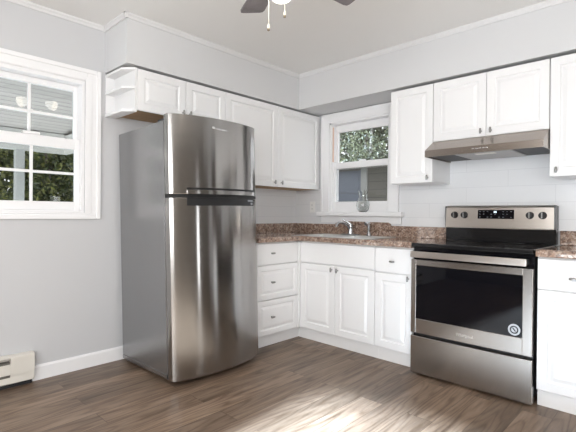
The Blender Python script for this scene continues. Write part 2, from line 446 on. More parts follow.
# baseboard on the window wall (between the heater and the refrigerator)
struct(MB().prism([(0, 0), (0.014, 0), (0.014, 0.085), (0.008, 0.097), (0, 0.097)], 'y', -2.546, -1.15).build('baseboard_left', M_TRIM), 'white baseboard beside the heater', 'baseboard')

# tileboard backsplash
struct(MB().box((1.2455, -0.005, 1.0), (2.96, 0, 1.56)).box((0.3615, -0.005, 1.0), (1.2455, 0, 1.03)).build('trim_backsplash_back', M_TILE_B), 'white tileboard behind the range', 'backsplash')
struct(MB().box((0, -1.2, 1.0), (0.005, 0, 1.37)).build('trim_backsplash_left', M_TILE_A), 'white tileboard between refrigerator and corner', 'backsplash')
struct(MB().box((0.005, -0.005, 1.0), (0.3615, 0, 1.37)).build('trim_backsplash_corner', M_TILE_B), 'white tileboard in the corner by the sink', 'backsplash')

# ------------------------------------------------------------------ window over the sink (window_2)
w2 = structroot('window_2', 'white double hung window above the sink', 'window', (0.85, 0, 1.13))
x0, x1, z0, z1 = WB
b = MB()
for (a, c) in (((0.362, -0.020, 1.135), (x0 + 0.008, -0.0055, z1 + 0.085)), ((x1 - 0.008, -0.020, 1.135), (1.245, -0.0055, z1 + 0.085)), ((x0 + 0.008, -0.020, z1 - 0.008), (x1 - 0.008, -0.0055, z1 + 0.085))):
    b.box(a, c, 0.004)
for (a, c) in (((0.362, -0.026, 1.135), (0.385, -0.018, z1 + 0.085)), ((1.222, -0.026, 1.135), (1.245, -0.018, z1 + 0.085)), ((0.362, -0.026, z1 + 0.065), (1.245, -0.018, z1 + 0.085))):
    b.box(a, c, 0.003)
b.build('casing', M_TRIM, w2)
b = MB()   # jambs and blind stops
for (a, c) in (((x0, -0.005, z0), (x0 + 0.022, 0.13, z1)), ((x1 - 0.022, -0.005, z0), (x1, 0.13, z1)), ((x0, -0.005, z1 - 0.022), (x1, 0.13, z1)), ((x0, 0.0, z0), (x1, 0.14, z0 + 0.012))):
    b.box(a, c, 0.001)
b.build('jamb_liner', M_VINYL, w2)
def sash(root, rect, glass, y0, y1, name='sash', axis='x', muntins=(), pane=None):
    (a0, a1, c0, c1), (g0, g1, h0, h1) = rect, glass
    ym = (y0 + y1) / 2
    def bx(m, u0, u1, w0, w1, t0, t1, bev=0.003):
        if axis == 'x': m.box((u0, t0, w0), (u1, t1, w1), bev)
        else: m.box((t0, u0, w0), (t1, u1, w1), bev)
    m = MB()
    bx(m, a0, g0, c0, c1, y0, y1); bx(m, g1, a1, c0, c1, y0, y1); bx(m, g0, g1, c0, h0, y0, y1); bx(m, g0, g1, h1, c1, y0, y1)
    s = m.build(name, M_VINYL, root)
    m = MB(); bx(m, g0 - 0.004, g1 + 0.004, h0 - 0.004, h1 + 0.004, ym - 0.002, ym + 0.002, 0)
    m.build('glass_pane', pane or M_DIMPANE, s)
    if muntins:
        m = MB()
        for k, t in muntins:
            if k == 'v': bx(m, t - 0.009, t + 0.009, h0, h1, ym - 0.008, ym + 0.008, 0.002)
            else: bx(m, g0, g1, t - 0.009, t + 0.009, ym - 0.0085, ym + 0.0085, 0.002)
        m.build('muntin', M_VINYL, s)
    return s
sash(w2, (x0 + 0.022, x1 - 0.022, 1.565, z1 - 0.022), (0.506, 1.079, 1.632, 1.94), 0.078, 0.108, 'upper_sash')
sash(w2, (x0 + 0.022, x1 - 0.022, z0 + 0.012, 1.629), (0.506, 1.098, 1.238, 1.568), 0.036, 0.066, 'lower_sash')
MB().box((0.4775, 0.018, 1.64), (0.4885, 0.030, 1.99), 0.001).build('balance_track', M_PEACH, w2)['label'] = 'peach coloured side track strip'
MB().box((0.79, 0.026, 1.629), (0.86, 0.050, 1.642), 0.003).build('sash_lock', M_VINYL, w2)
MB().box((0.345, -0.072, 1.094), (1.30, -0.0055, 1.134), 0.006).box((x0, -0.006, 1.10), (x1, 0.06, 1.134)).build('stool', M_TRIM, w2)
MB().box((0.372, -0.022, 1.028), (1.272, -0.0055, 1.094), 0.003).build('apron', M_TRIM, w2)

# ------------------------------------------------------------------ wide window in the side wall (window_1)
w1 = structroot('window_1', 'wide white double hung window with grilles on the grey wall', 'window', (0, -2.7, 1.06))
y0, y1, z0, z1 = WA
b = MB()
yo0, yo1, zo0, zo1 = -3.288, -2.117, 1.061, 2.122
def frame_yz(b, a, c, t0, t1, bev):
    (A0, A1, Z0, Z1), (B0, B1, Y0, Y1) = a, c
    b.box((t0, A0, Z0), (t1, B0, Z1), bev); b.box((t0, B1, Z0), (t1, A1, Z1), bev)
    b.box((t0, B0, Z0), (t1, B1, Y0), bev); b.box((t0, B0, Y1), (t1, B1, Z1), bev)
frame_yz(b, (yo0, yo1, zo0, zo1), (y0 - 0.004, y1 + 0.010, z0 + 0.006, z1 - 0.004), 0.0, 0.016, 0.003)
frame_yz(b, (yo0, yo1, zo0, zo1), (yo0 + 0.03, yo1 - 0.03, zo0 + 0.03, zo1 - 0.03), 0.010, 0.024, 0.004)
frame_yz(b, (yo0 + .062, yo1 - .062, zo0 + .034, zo1 - .062), (y0, y1, z0 + .004, z1), 0.010, 0.020, 0.003)
b.build('casing', M_TRIM, w1)
b = MB()
frame_yz(b, (y0, y1, z0, z1), (y0 + 0.020, y1 - 0.020, z0 + 0.022, z1 - 0.03), -0.14, 0.004, 0.001)
b.build('jamb_liner', M_VINYL, w1)
sash(w1, (y0 + 0.02, y1 - 0.02, 1.56, z1 - 0.03), (-3.128, -2.272, 1.622, 1.968), -0.105, -0.075, 'upper_sash', 'y', (('v', -2.55), ('v', -2.85), ('h', 1.781)))
sash(w1, (y0 + 0.02, y1 - 0.02, z0 + 0.022, 1.622), (-3.128, -2.276, 1.181, 1.549), -0.066, -0.034, 'lower_sash', 'y', (('v', -2.546), ('v', -2.846), ('h', 1.379)))
MB().box((-0.050, -2.60, 1.622), (-0.026, -2.50, 1.640), 0.003).build('sash_lock', M_VINYL, w1)

# openings behind the camera: frames and glass
w3 = structroot('window_3', 'white picture window in the front wall', 'window', (2.75, YF, 0.8))
sash(w3, (1.65, 4.15, 0.8, 2.30), (1.70, 4.10, 0.86, 2.25), YF - 0.1, YF - 0.05, 'sash', 'x', (), M_PANE)
w4 = structroot('streak_window', 'narrow opening added for a bright streak in the refrigerator door', 'window', (XR, -0.92, 0.15))  # unseen opening, added so the refrigerator reflects a thin bright line
sash(w4, (-1.0, -0.84, 0.12, 1.42), (-0.98, -0.86, 0.16, 1.38), XR + 0.05, XR + 0.10, 'sash', 'y', (), M_PANE)
w5 = structroot('fill_window', 'white window added in the side wall for more light', 'window', (XR, -4.3, 0.8))  # unseen window, added to throw more light on the left wall
sash(w5, (-5.0, -3.6, 0.8, 2.2), (-4.94, -3.66, 0.86, 2.14), XR + 0.05, XR + 0.10, 'sash', 'y', (), M_PANE)
d1 = structroot('reflection_door', 'dark brown panelled door added for a dark band in the refrigerator', 'door', (3.5, -0.02, 0))  # unseen door, added so the refrigerator reflects a dark band
MB().panel((3.06, -0.001, 0.004), (1, 0, 0), (0, 0, 1), (0, -1, 0), 0.86, 2.04, 0.035, [(0.12, 0), (0.135, -0.008), (0.16, -0.008), (0.19, -0.002)]).build('door_panel', mat('reflection_door_brown', (0.07, 0.05, 0.04), 0.4), d1)

# ================================================================== CABINETS
NY = (0, -1, 0); UX = (1, 0, 0); UZ = (0, 0, 1); NX = (1, 0, 0); UY = (0, 1, 0)
RAISED = [(0.052, 0), (0.055, -0.005), (0.059, -0.010), (0.066, -0.010), (0.086, -0.002), (0.089, -0.001)]
RAISED_S = [(0.040, 0), (0.043, -0.005), (0.047, -0.010), (0.053, -0.010), (0.070, -0.002), (0.073, -0.001)]
FLAT = []
G = 0.0018
def knob(parent, p, n, vert=True):
    """small bar knob on a post"""
    p, n = Vector(p), Vector(n); m = MB()
    m.cyl(p, p + n * 0.020, 0.0055, 12)
    d = Vector((0, 0, 0.019)) if vert else Vector((abs(n.y), abs(n.x), 0)) * 0.021
    c = p + n * 0.023
    m.tube([c - d, c - d * 0.8, c, c + d * 0.8, c + d], [0.004, 0.0070, 0.0080, 0.0070, 0.004], 10)
    return m.build('knob', M_NICKEL, parent, smooth=True)
def frontB(parent, name, xa, xb, za, zb, y, loops, k=None, vert=True):
    d = MB().panel((xa + G, y + 0.019, za + G), UX, UZ, NY, xb - xa - 2 * G, zb - za - 2 * G, 0.019, loops).build(name, M_CAB, parent)
    if k: knob(d, (k[0], y - 0.0002, k[1]), NY, vert)
    return d
def frontA(parent, name, ya, yb, za, zb, x, loops, k=None, vert=True):
    d = MB().panel((x - 0.019, ya + G, za + G), UY, UZ, NX, yb - ya - 2 * G, zb - za - 2 * G, 0.019, loops).build(name, M_CAB, parent)
    if k: knob(d, (x + 0.0002, k[0], k[1]), NX, vert)
    return d
ZT = 2.113
# --- wall cabinets on the side wall
t = thing('wall_cabinet', 'short white two-door wall cabinet mounted over the refrigerator', 'cabinet', (0.16, -1.615, 1.822), 'white wall cabinets')
MB().box((0.002, -1.998, 1.834), (0.3115, -1.2295, ZT - 0.004), 0.001).build('body', M_CAB, t)
MB().box((0.004, -1.985, 1.826), (0.305, -1.235, 1.8335)).build('bottom_panel', M_UNDER, t)['label'] = 'bare wood underside'
frontA(t, 'door', -1.999, -1.607, 1.822, ZT, 0.331, RAISED, (-1.637, 1.866))
frontA(t, 'door', -1.607, -1.228, 1.822, ZT, 0.331, RAISED, (-1.576, 1.866))
t = thing('wall_cabinet', 'tall white two-door wall cabinet in the corner between refrigerator and sink window', 'cabinet', (0.16, -0.615, 1.36), 'white wall cabinets')
MB().box((0.006, -1.2275, 1.372), (0.3115, -0.006, ZT - 0.004), 0.001).build('body', M_CAB, t)
MB().box((0.008, -1.222, 1.363), (0.309, -0.010, 1.3715)).build('bottom_panel', M_UNDER, t)['label'] = 'bare wood underside'
frontA(t, 'door', -1.228, -0.616, 1.360, ZT, 0.331, RAISED, (-0.663, 1.402))
frontA(t, 'door', -0.616, -0.008, 1.360, ZT, 0.331, RAISED, (-0.572, 1.402))
# --- open shelf unit at the end
t = thing('open_shelf_unit', 'small white open corner shelf unit on the end of the wall cabinets', 'shelf', (0.15, -2.04, 1.81))
SH = [(0.002, -2.082), (0.265, -2.082), (0.331, -2.026), (0.331, -2.001), (0.002, -2.001)]
for nm, za, zb in (('shelf_board', ZT - 0.016, ZT), ('shelf_board', 1.968, 1.984), ('shelf_board', 1.808, 1.826)):
    MB().prism(SH, 'z', za, zb).build(nm, M_CAB, t, bevel=0.0015)
MB().box((0.002, -2.078, 1.826), (0.008, -2.0145, 1.968)).box((0.002, -2.078, 1.984), (0.008, -2.0145, ZT - 0.016)).build('back_panel', M_CAB, t)
MB().box((0.002, -2.0145, 1.826), (0.331, -2.0008, 1.968)).box((0.002, -2.0145, 1.984), (0.331, -2.0008, ZT - 0.016)).build('side_panel', M_CAB, t)
# --- wall cabinets on the sink wall
def wallcabB(label, xa, xb, za, doors):
    t = thing('wall_cabinet', label, 'cabinet', ((xa + xb) / 2, -0.16, za), 'white wall cabinets')
    MB().box((xa + 0.0005, -0.3095, za + 0.006), (xb - 0.0005, -0.006, ZT - 0.012), 0.001).build('body', M_CAB, t)
    MB().box((xa + 0.003, -0.3085, za + 0.001), (xb - 0.003, -0.008, za + 0.0055)).build('bottom_panel', M_CAB, t)
    for a, c, k in doors: frontB(t, 'door', a, c, za, ZT - 0.004, -0.329, RAISED, k)
    return t
wallcabB('narrow white single-door wall cabinet between the sink window and range hood', 1.3375, 1.699, 1.360, [(1.3375, 1.699, (1.663, 1.396))])
wallcabB('short white two-door wall cabinet directly above the range hood', 1.7005, 2.4665, 1.662, [(1.7005, 2.0835, (2.052, 1.700)), (2.0835, 2.4665, (2.118, 1.700))])
wallcabB('tall white wall cabinet hanging past the end of the range hood, above the short countertop', 2.4685, 2.93, 1.360, [(2.4685, 2.93, (2.509, 1.400))])

# --- base cabinets
ZB0, ZB1 = 0.110, 0.862
def toeB(t, xa, xb): return MB().box((xa, -0.545, 0.0), (xb, -0.530, ZB0)).build('toe_kick', M_CAB, t)
t = thing('base_cabinet', 'white three-drawer base cabinet between refrigerator and corner', 'cabinet', (0.3, -0.85, 0), 'white base cabinets')
MB().box((0.006, -1.128, ZB0), (0.591, -0.640, ZB1 + 0.012), 0.001).build('body', M_CAB, t)
MB().box((0.530, -1.128, 0.0), (0.545, -0.5455, ZB0)).build('toe_kick', M_CAB, t)
frontA(t, 'drawer', -1.118, -0.632, 0.690, ZB1 + .004, 0.611, FLAT, (-0.958, 0.785), False)
frontA(t, 'drawer', -1.118, -0.632, 0.403, 0.686, 0.611, RAISED_S, (-0.956, 0.545), False)
frontA(t, 'drawer', -1.118, -0.632, 0.112, 0.399, 0.611, RAISED_S, (-0.954, 0.258), False)
t = thing('sink_cabinet', 'wide white base cabinet with two doors and false front under the sink', 'cabinet', (1.0, -0.3, 0), 'white base cabinets')
b = MB()
b.box((0.5915, -0.5915, ZB0), (0.6115, -0.5915 + 0.02, ZB1 + .012)).box((0.592, -0.5915, ZB0), (0.610, -0.02, ZB1 + .012)).box((1.362, -0.5915, ZB0), (1.3785, -0.02, ZB1 + .012))
b.box((0.61, -0.59, ZB0), (1.362, -0.02, ZB0 + 0.016)).box((0.61, -0.5915, 0.68), (1.362, -0.575, 0.70)).box((0.61, -0.5915, 0.85), (1.362, -0.575, ZB1 + .012)).box((0.61, -0.5915, 0.126), (1.362, -0.575, 0.14)).box((0.98, -0.5915, 0.126), (1.01, -0.575, 0.68))
b.build('body', M_CAB, t)
MB().box((0.5915, -0.6310, ZB0), (0.6215, -0.5925, ZB1 + .004)).build('corner_filler', M_CAB, t)
toeB(t, 0.5305, 1.379)
frontB(t, 'false_front', 0.6225, 1.379, 0.690, ZB1 + .004, -0.611, FLAT)
frontB(t, 'door', 0.6225, 0.999, 0.112, 0.686, -0.611, RAISED, (0.972, 0.652))
frontB(t, 'door', 0.999, 1.379, 0.112, 0.686, -0.611, RAISED, (1.030, 0.650))
t = thing('base_cabinet', 'narrow white base cabinet with one drawer and one door beside the range', 'cabinet', (1.53, -0.3, 0), 'white base cabinets')
MB().box((1.3795, -0.5915, ZB0), (1.6925, -0.02, ZB1 + 0.012), 0.001).build('body', M_CAB, t)
toeB(t, 1.3795, 1.6925)
frontB(t, 'drawer', 1.3805, 1.6925, 0.680, ZB1 + .004, -0.611, FLAT, (1.536, 0.767), False)
frontB(t, 'door', 1.3805, 1.6925, 0.112, 0.676, -0.611, RAISED, (1.661, 0.652))
t = thing('base_cabinet', 'white base cabinet under the short countertop on the far side of the range', 'cabinet', (2.67, -0.3, 0), 'white base cabinets')
MB().box((2.4745, -0.5915, ZB0 - 0.011), (2.83, -0.02, ZB1 + 0.012), 0.001).build('body', M_CAB, t)
MB().box((2.4745, -0.575, 0.0), (2.83, -0.560, ZB0 - 0.012)).build('toe_kick', M_CAB, t)
frontB(t, 'drawer', 2.4745, 2.83, 0.688, ZB1 + .004, -0.611, FLAT, (2.655, 0.763), False)
frontB(t, 'door', 2.4745, 2.83, 0.099, 0.684, -0.611, RAISED, (2.80, 0.652))

# --- countertops
CT0, CT1 = 0.876, 0.914
t = thing('countertop', 'brown speckled L-shaped countertop around the corner with the sink set in', 'countertop', (0.5, -0.3, CT0))
xs = [0.006, 0.50, 0.64, 1.245, 1.6945]; ys = [-1.132, -0.64, -0.575, -0.105, -0.006]
def filled(i, j):
    if j == 0: return i <= 1
    if j == 2 and i in (1, 2): return False
    return True
MB().slab(xs, ys, CT0, CT1, filled).build('worktop', M_GRANITE, t, smooth=True, bevel=0.014)
def edge_prof(front, sgn):
    P = [(0.004, 0.877), (0.004, 0.898), (0.001, 0.907), (-0.005, 0.9135), (-0.013, 0.9175), (-0.022, 0.9188), (-0.034, 0.9182), (-0.048, 0.9164), (-0.062, 0.9138), (-0.062, 0.905), (-0.010, 0.877)]
    return [(front + sgn * a * 0.75, z) for a, z in P]
MB().prism([(a, z) for a, z in edge_prof(0.64, 1)], 'y', -1.132, -0.600).build('front_edge', M_GRANITE, t, smooth=True)
MB().prism([(a, z) for a, z in edge_prof(-0.64, -1)], 'x', 0.600, 1.6945).build('front_edge', M_GRANITE, t, smooth=True)
b = MB(); b.box((0.006, -1.132, CT1), (0.026, -0.006, 1.012), 0.004); b.box((0.026, -0.026, CT1), (1.6945, -0.006, 1.012), 0.004)
b.prism([(0.56, 1.008), (1.185, 1.008), (1.175, 1.030), (1.150, 1.041), (0.72, 1.046), (0.62, 1.040), (0.575, 1.028)], 'y', -0.040, -0.0265)
b.build('backsplash_lip', M_GRANITE, t)
t = thing('countertop', 'short brown speckled countertop on the far side of the range', 'countertop', (2.67, -0.3, CT0))
MB().box((2.4725, -0.64, CT0), (2.85, -0.006, CT1)).build('worktop', M_GRANITE, t, smooth=True, bevel=0.014)
MB().prism(edge_prof(-0.64, -1), 'x', 2.4725, 2.85).build('front_edge', M_GRANITE, t, smooth=True)
MB().box((2.4725, -0.026, CT1), (2.85, -0.006, 1.012), 0.004).build('backsplash_lip', M_GRANITE, t)

# --- sink
t = thing('sink', 'stainless steel double bowl sink set in the brown countertop under the window', 'sink', (0.87, -0.34, 0.72))
xs = [0.485, 0.515, 0.855, 0.890, 1.230, 1.26]; ys = [-0.585, -0.560, -0.175, -0.085]
MB().slab(xs, ys, 0.9145, 0.9185, lambda i, j: not (j == 1 and i in (1, 3))).build('rim', M_SINK, t, bevel=0.0015)
for xa, xb in ((0.515, 0.855), (0.890, 1.230)):
    b = MB(); th = 0.002
    b.box((xa, -0.560, 0.735), (xb, -0.175, 0.738))
    b.box((xa - th, -0.56, 0.735), (xa, -0.175, 0.9145)).box((xb, -0.56, 0.735), (xb + th, -0.175, 0.9145))
    b.box((xa, -0.562, 0.735), (xb, -0.56, 0.9145)).box((xa, -0.175, 0.735), (xb, -0.173, 0.9145))
    b.build('bowl', M_SINK, t)
    MB().lathe([(0.038, 0.7381), (0.040, 0.7395), (0.030, 0.7400)], ((xa + xb) / 2, -0.36, 0)).build('drain', M_CHROME, t, smooth=True)

# --- faucet
t = thing('faucet', 'chrome single-lever kitchen faucet standing behind the sink', 'faucet', (0.81, -0.125, 0.919))
fx, fy = 0.81, -0.125
MB().box((fx - 0.095, fy - 0.024, 0.9187), (fx + 0.095, fy + 0.024, 0.930), 0.005, 3).build('base_plate', M_CHROME, t, smooth=True)
MB().lathe([(0.026, 0.930), (0.024, 0.95), (0.021, 0.985), (0.023, 1.000), (0.020, 1.016), (0.008, 1.020)], (fx, fy, 0)).build('body', M_CHROME, t, smooth=True)
MB().tube([(fx, fy - 0.012, 0.985), (fx, fy - 0.05, 1.012), (fx, fy - 0.10, 1.030), (fx, fy - 0.15, 1.036), (fx, fy - 0.19, 1.032), (fx, fy - 0.212, 1.018), (fx, fy - 0.216, 0.998)], [0.013, 0.0125, 0.012, 0.012, 0.0125, 0.013, 0.013], 12).build('spout', M_CHROME, t, smooth=True)
MB().tube([(fx, fy, 1.016), (fx - 0.010, fy - 0.012, 1.032), (fx - 0.035, fy - 0.035, 1.050), (fx - 0.06, fy - 0.055, 1.062)], [0.013, 0.009, 0.007, 0.008], 10).build('lever', M_CHROME, t, smooth=True)
t = thing('side_sprayer', 'chrome pull-out side sprayer standing next to the faucet', 'sprayer', (1.015, -0.13, 0.919))
sx = 1.015
MB().lathe([(0.024, 0.9187), (0.022, 0.930), (0.015, 0.945), (0.014, 0.955)], (sx, -0.13, 0)).build('base', M_CHROME, t, smooth=True)
MB().lathe([(0.0125, 0.955), (0.014, 0.985), (0.016, 1.010), (0.018, 1.030), (0.010, 1.040)], (sx, -0.13, 0)).build('wand', M_CHROME, t, smooth=True)
MB().tube([(sx, -0.13, 1.030), (sx - 0.004, -0.150, 1.034), (sx - 0.008, -0.172, 1.026)], [0.014, 0.014, 0.017], 10).build('spray_head', M_CHROME, t, smooth=True)

# --- glass vase on the window stool
b = MB()
prof = [(0.034, 0.0), (0.040, 0.004), (0.054, 0.030), (0.062, 0.062), (0.058, 0.090), (0.044, 0.120), (0.036, 0.140), (0.036, 0.160), (0.041, 0.185), (0.047, 0.200),
        (0.0445, 0.200), (0.0385, 0.185), (0.0335, 0.160), (0.0335, 0.140), (0.041, 0.120), (0.055, 0.090), (0.0585, 0.062), (0.050, 0.030), (0.034, 0.012), (0.004, 0.010)]
prof = [(r, 1.1345 + h) for r, h in prof]
b.lathe(prof, (0.878, -0.026 + 0.0, 0), n=32)
tag(b.build('glass_vase', M_GLASS, smooth=True), 'clear glass vase with pinched neck standing on the window stool', 'vase')

# --- outlet
t = thing('wall_outlet', 'white duplex outlet plate on the wall beside the sink window', 'outlet', (0.242, -0.006, 1.184))
MB().box((0.207, -0.011, 1.127), (0.277, -0.0055, 1.241), 0.002).build('cover_plate', M_OUTLET, t)
for dz in (-0.02, 0.02):
    r = MB().box((0.225, -0.0135, 1.184 + dz - 0.014), (0.259, -0.0108, 1.184 + dz + 0.014), 0.001).build('receptacle', M_OUTLET, t)
    MB().box((0.234, -0.0140, 1.184 + dz - 0.005), (0.237, -0.0134, 1.184 + dz + 0.007)).box((0.247, -0.0140, 1.184 + dz - 0.005), (0.250, -0.0134, 1.184 + dz + 0.007)).build('slot', M_SLOT, r)

# ================================================================== RANGE HOOD
t = thing('range_hood', 'stainless steel under-cabinet range hood above the range', 'range hood', (2.083, -0.2, 1.535))
HX0, HX1 = 1.702, 2.4665
MB().prism([(-0.006, 1.661), (-0.330, 1.661), (-0.466, 1.582), (-0.466, 1.552), (-0.006, 1.552)], 'x', HX0, HX1).build('canopy', M_HOODSTEEL, t)
b = MB(); b.box((HX0, -0.466, 1.534), (HX1, -0.463, 1.552)).box((HX0, -0.463, 1.534), (HX0 + 0.003, -0.006, 1.552)).box((HX1 - 0.003, -0.463, 1.534), (HX1, -0.006, 1.552))
b.build('lip', M_HOODSTEEL, t)
MB().box((HX0 + 0.004, -0.461, 1.546), (HX1 - 0.004, -0.010, 1.5515)).build('underside_panel', M_DARK, t)['label'] = 'black underside'
MB().box((1.90, -0.415, 1.538), (2.27, -0.05, 1.5455), 0.003).build('filter', M_FILTER, t)
MB().box((2.03, -0.395, 1.5345), (2.16, -0.34, 1.5378), 0.003).build('light_lens', M_LENS, t)
for k in range(5):
    x = 2.046 + k * 0.0225
    MB().box((x - 0.007, -0.4695, 1.558), (x + 0.007, -0.4655, 1.566), 0.001).build('button', M_BADGE, t)

# ================================================================== RANGE
t = thing('range', 'stainless steel and black electric range below the hood', 'range', (2.083, -0.33, 0))
RX0, RX1, RYF = 1.7005, 2.4645, -0.654
MB().box((RX0 + 0.003, -0.616, 0.045), (RX1 - 0.003, -0.03, 0.896), 0.003).build('body', M_BLACK, t)
MB().box((RX0 + 0.003, -0.618, 0.800), (RX1 - 0.003, -0.6165, 0.894)).build('front_band', M_BLACKGLASS, t)
for fx_ in (RX0 + 0.05, RX1 - 0.05):
    for fy_ in (-0.585, -0.08): MB().cyl((fx_, fy_, 0.0), (fx_, fy_, 0.045), 0.017, 14).build('foot', M_BLACK, t)
ck = MB().box((RX0, -0.658, 0.888), (RX1, -0.095, 0.9165), 0.006, 3).build('cooktop', M_COOKTOP, t)
for cx_, cy__, r in ((1.90, -0.50, 0.115), (2.28, -0.50, 0.090), (1.90, -0.24, 0.080), (2.28, -0.24, 0.105)):
    MB().lathe([(r, 0.9166), (r, 0.9169), (r - 0.004, 0.9169), (r - 0.004, 0.9166)], (cx_, cy__, 0), n=40, closed=True).build('burner_ring', M_RING, ck)
# oven door
dr = MB()
A = (RX0 + 0.0015, RX1 - 0.0015, 0.292, 0.803); GW = (1.739, 2.409, 0.393, 0.762)
dr.box((A[0], RYF, A[2]), (GW[0], -0.617, A[3]), 0.003).box((GW[1], RYF, A[2]), (A[1], -0.617, A[3]), 0.003)
dr.box((GW[0] - .002, RYF, A[2]), (GW[1] + .002, -0.617, GW[2]), 0.003).box((GW[0] - .002, RYF, GW[3]), (GW[1] + .002, -0.617, A[3]), 0.003)
door = dr.build('oven_door', M_STEEL, t)
MB().box((GW[0], RYF + 0.003, GW[2]), (GW[1], -0.6175, GW[3])).build('window', M_BLACKGLASS, door)
h = MB(); h.box((1.718, -0.706, 0.820), (2.440, -0.684, 0.863), 0.006, 3)
hd = h.build('handle', M_STEEL_PANEL, door)
MB().box((1.722, -0.684, 0.826), (1.748, -0.6185, 0.857), 0.002).build('bracket', M_BLACK, hd)
MB().box((2.410, -0.684, 0.826), (2.436, -0.6185, 0.857), 0.002).build('bracket', M_BLACK, hd)
text_mesh('logo', 'Whirlpool', 0.026, (2.075, RYF - 0.0005, 0.338), UX, UZ, M_STEEL_PANEL, door)
# round sticker on the oven window
b = MB().lathe([(0.034, 0.0), (0.034, -0.0012)], (2.366, RYF + 0.003, 0.434), axis='y', n=40)
st = b.build('sticker', M_STICKER, door); st['label'] = 'round silver sticker'
MB().lathe([(0.024, -0.0012), (0.024, -0.0016), (0.016, -0.0016), (0.016, -0.0012)], (2.366, RYF + 0.003, 0.434), axis='y', n=32, closed=True).build('print_ring', M_BLACK, st)
b = MB(); yy = RYF + 0.003 - 0.0014
b.prism([(2.354, 0.444), (2.362, 0.446), (2.376, 0.428), (2.372, 0.422)], 'y', yy, yy - 0.0005); b.build('print_mark', M_BLACK, st)
MB().box((RX0 + 0.0015, RYF, 0.014), (RX1 - 0.0015, -0.617, 0.272), 0.004).build('storage_drawer', M_STEEL, t)
# backguard
M_ENDCAP = mat('grey_end_cap', (0.16, 0.16, 0.165), 0.4)
bgd = MB().box((RX0 + 0.004, -0.086, 0.9167), (RX1 - 0.004, -0.012, 1.017), 0.002).build('backguard_base', M_COOKTOP, t)
PY = -0.098
pan = MB().prism([(-0.010, 1.016), (PY - 0.004, 1.016), (PY, 1.022), (PY + 0.010, 1.170), (PY + 0.022, 1.182), (-0.010, 1.182)], 'x', RX0 + 0.006, RX1 - 0.014).build('control_panel', M_STEEL_PANEL, t)
MB().box((RX1 - 0.0138, -0.100, 1.017), (RX1 - 0.003, -0.010, 1.182), 0.004).build('end_cap', M_ENDCAP, t)
MB().box((RX0 - 0.001, -0.095, 1.017), (RX0 + 0.0058, -0.010, 1.181), 0.003).build('end_cap', M_ENDCAP, t)
MB().box((RX0 + 0.006, -0.070, 1.1822), (RX1 - 0.014, -0.012, 1.186), 0.001).build('top_strip', mat('grey_top_strip', (0.10, 0.10, 0.10), 0.4), t)
def py(z): return PY + 0.010 * (z - 1.022) / 0.148
tilt = Vector((0, 0.010, 0.148)).normalized()
zc = 1.121
b = MB().prism([(py(1.088) - 0.0016, 1.088), (py(1.154) - 0.0016, 1.154), (py(1.154) + 0.003, 1.154), (py(1.088) + 0.003, 1.088)], 'x', 1.951, 2.203)
disp = b.build('display', M_BLACKGLASS, pan)
text_mesh('clock', '88', 0.020, (2.075, py(1.138) - 0.0022, 1.138), UX, tilt, M_CLOCK, disp)
rr = random.Random(3)
for i in range(9):
    for j, zz in enumerate((1.141, 1.122, 1.100)):
        x = 1.968 + i * 0.027
        if j == 0 and 3 <= i <= 5: continue
        if (i + j) % 3 == 0 and j: continue
        MB().box((x - 0.006, py(zz) - 0.0024, zz - 0.0016), (x + 0.004, py(zz) - 0.0012, zz + 0.0016)).build('key_mark', M_PRINT, disp)
for x in (1.777, 1.852, 2.305, 2.383):
    y_ = py(1.115)
    k = MB().lathe([(0.026, 0.0), (0.026, -0.004), (0.023, -0.022), (0.020, -0.026)], (x, y_, 1.115), axis='y', n=28).build('control_knob', M_BLACK, pan, smooth=True)
    MB().box((x - 0.0035, y_ - 0.036, 1.094), (x + 0.0035, y_ - 0.0255, 1.136), 0.001).build('grip', M_NICKEL, k)

# ================================================================== REFRIGERATOR (built upright about its own base, then leaned back a touch)
fr = thing('refrigerator', 'tall stainless steel top-freezer refrigerator with grey sides on the plank floor', 'refrigerator', (0, 0, 0))
FW, FD, FHB, FHD, FZ, FSP = 0.735, 0.695, 1.688, 1.726, 0.020, 1.202
BD = 0.632      # body depth
MB().box((0, 0, 0.055), (BD, FW, FHB), 0.004).build('cabinet_body', M_FSIDE, fr)
MB().box((0.02, 0.012, 0.018), (BD - 0.002, FW - 0.012, 0.055)).build('base_grille', M_GASKET, fr)
MB().box((0.0, 0.0, 0.028), (BD - 0.01, 0.011, 0.0548), 0.002).build('side_rail', M_FSIDE, fr)
for yy in (0.06, FW - 0.06):
    MB().cyl((BD - 0.05, yy, 0.0), (BD - 0.05, yy, 0.02), 0.018, 12).build('foot', M_BLACK, fr)
    MB().cyl((0.05, yy, 0.0), (0.05, yy, 0.02), 0.018, 12).build('foot', M_BLACK, fr)
MB().box((BD, 0.008, 0.06), (BD + 0.010, FW - 0.008, FHB - 0.004)).build('gasket', M_GASKET, fr)
def door_profile(n=28):
    pts = [(BD + 0.010, 0.0), (FD - 0.012, 0.0), (FD - 0.004, 0.003), (FD, 0.010)]
    for i in range(1, n):
        y = 0.010 + (FW - 0.020) * i / n
        s_ = (y - FW / 2) / (FW / 2)
        pts.append((FD + 0.068 * (1 - abs(s_) ** 2.3), y))
    pts += [(FD, FW - 0.010), (FD - 0.004, FW - 0.003), (FD - 0.012, FW), (BD + 0.010, FW)]
    return pts
def front_x(y):
    s_ = (y - FW / 2) / (FW / 2); return FD + 0.068 * (1 - abs(s_) ** 2.3)
DP = door_profile()
ZM0, ZM1 = 1.190, 1.212
d_up = MB().prism(DP, 'z', ZM1 + 0.0, FHD).build('freezer_door', M_STEEL_FRIDGE, fr, smooth=True, bevel=0.004)
d_lo = MB().prism(DP, 'z', FZ, ZM0 - 0.0).build('refrigerator_door', M_STEEL_FRIDGE, fr, smooth=True, bevel=0.004)
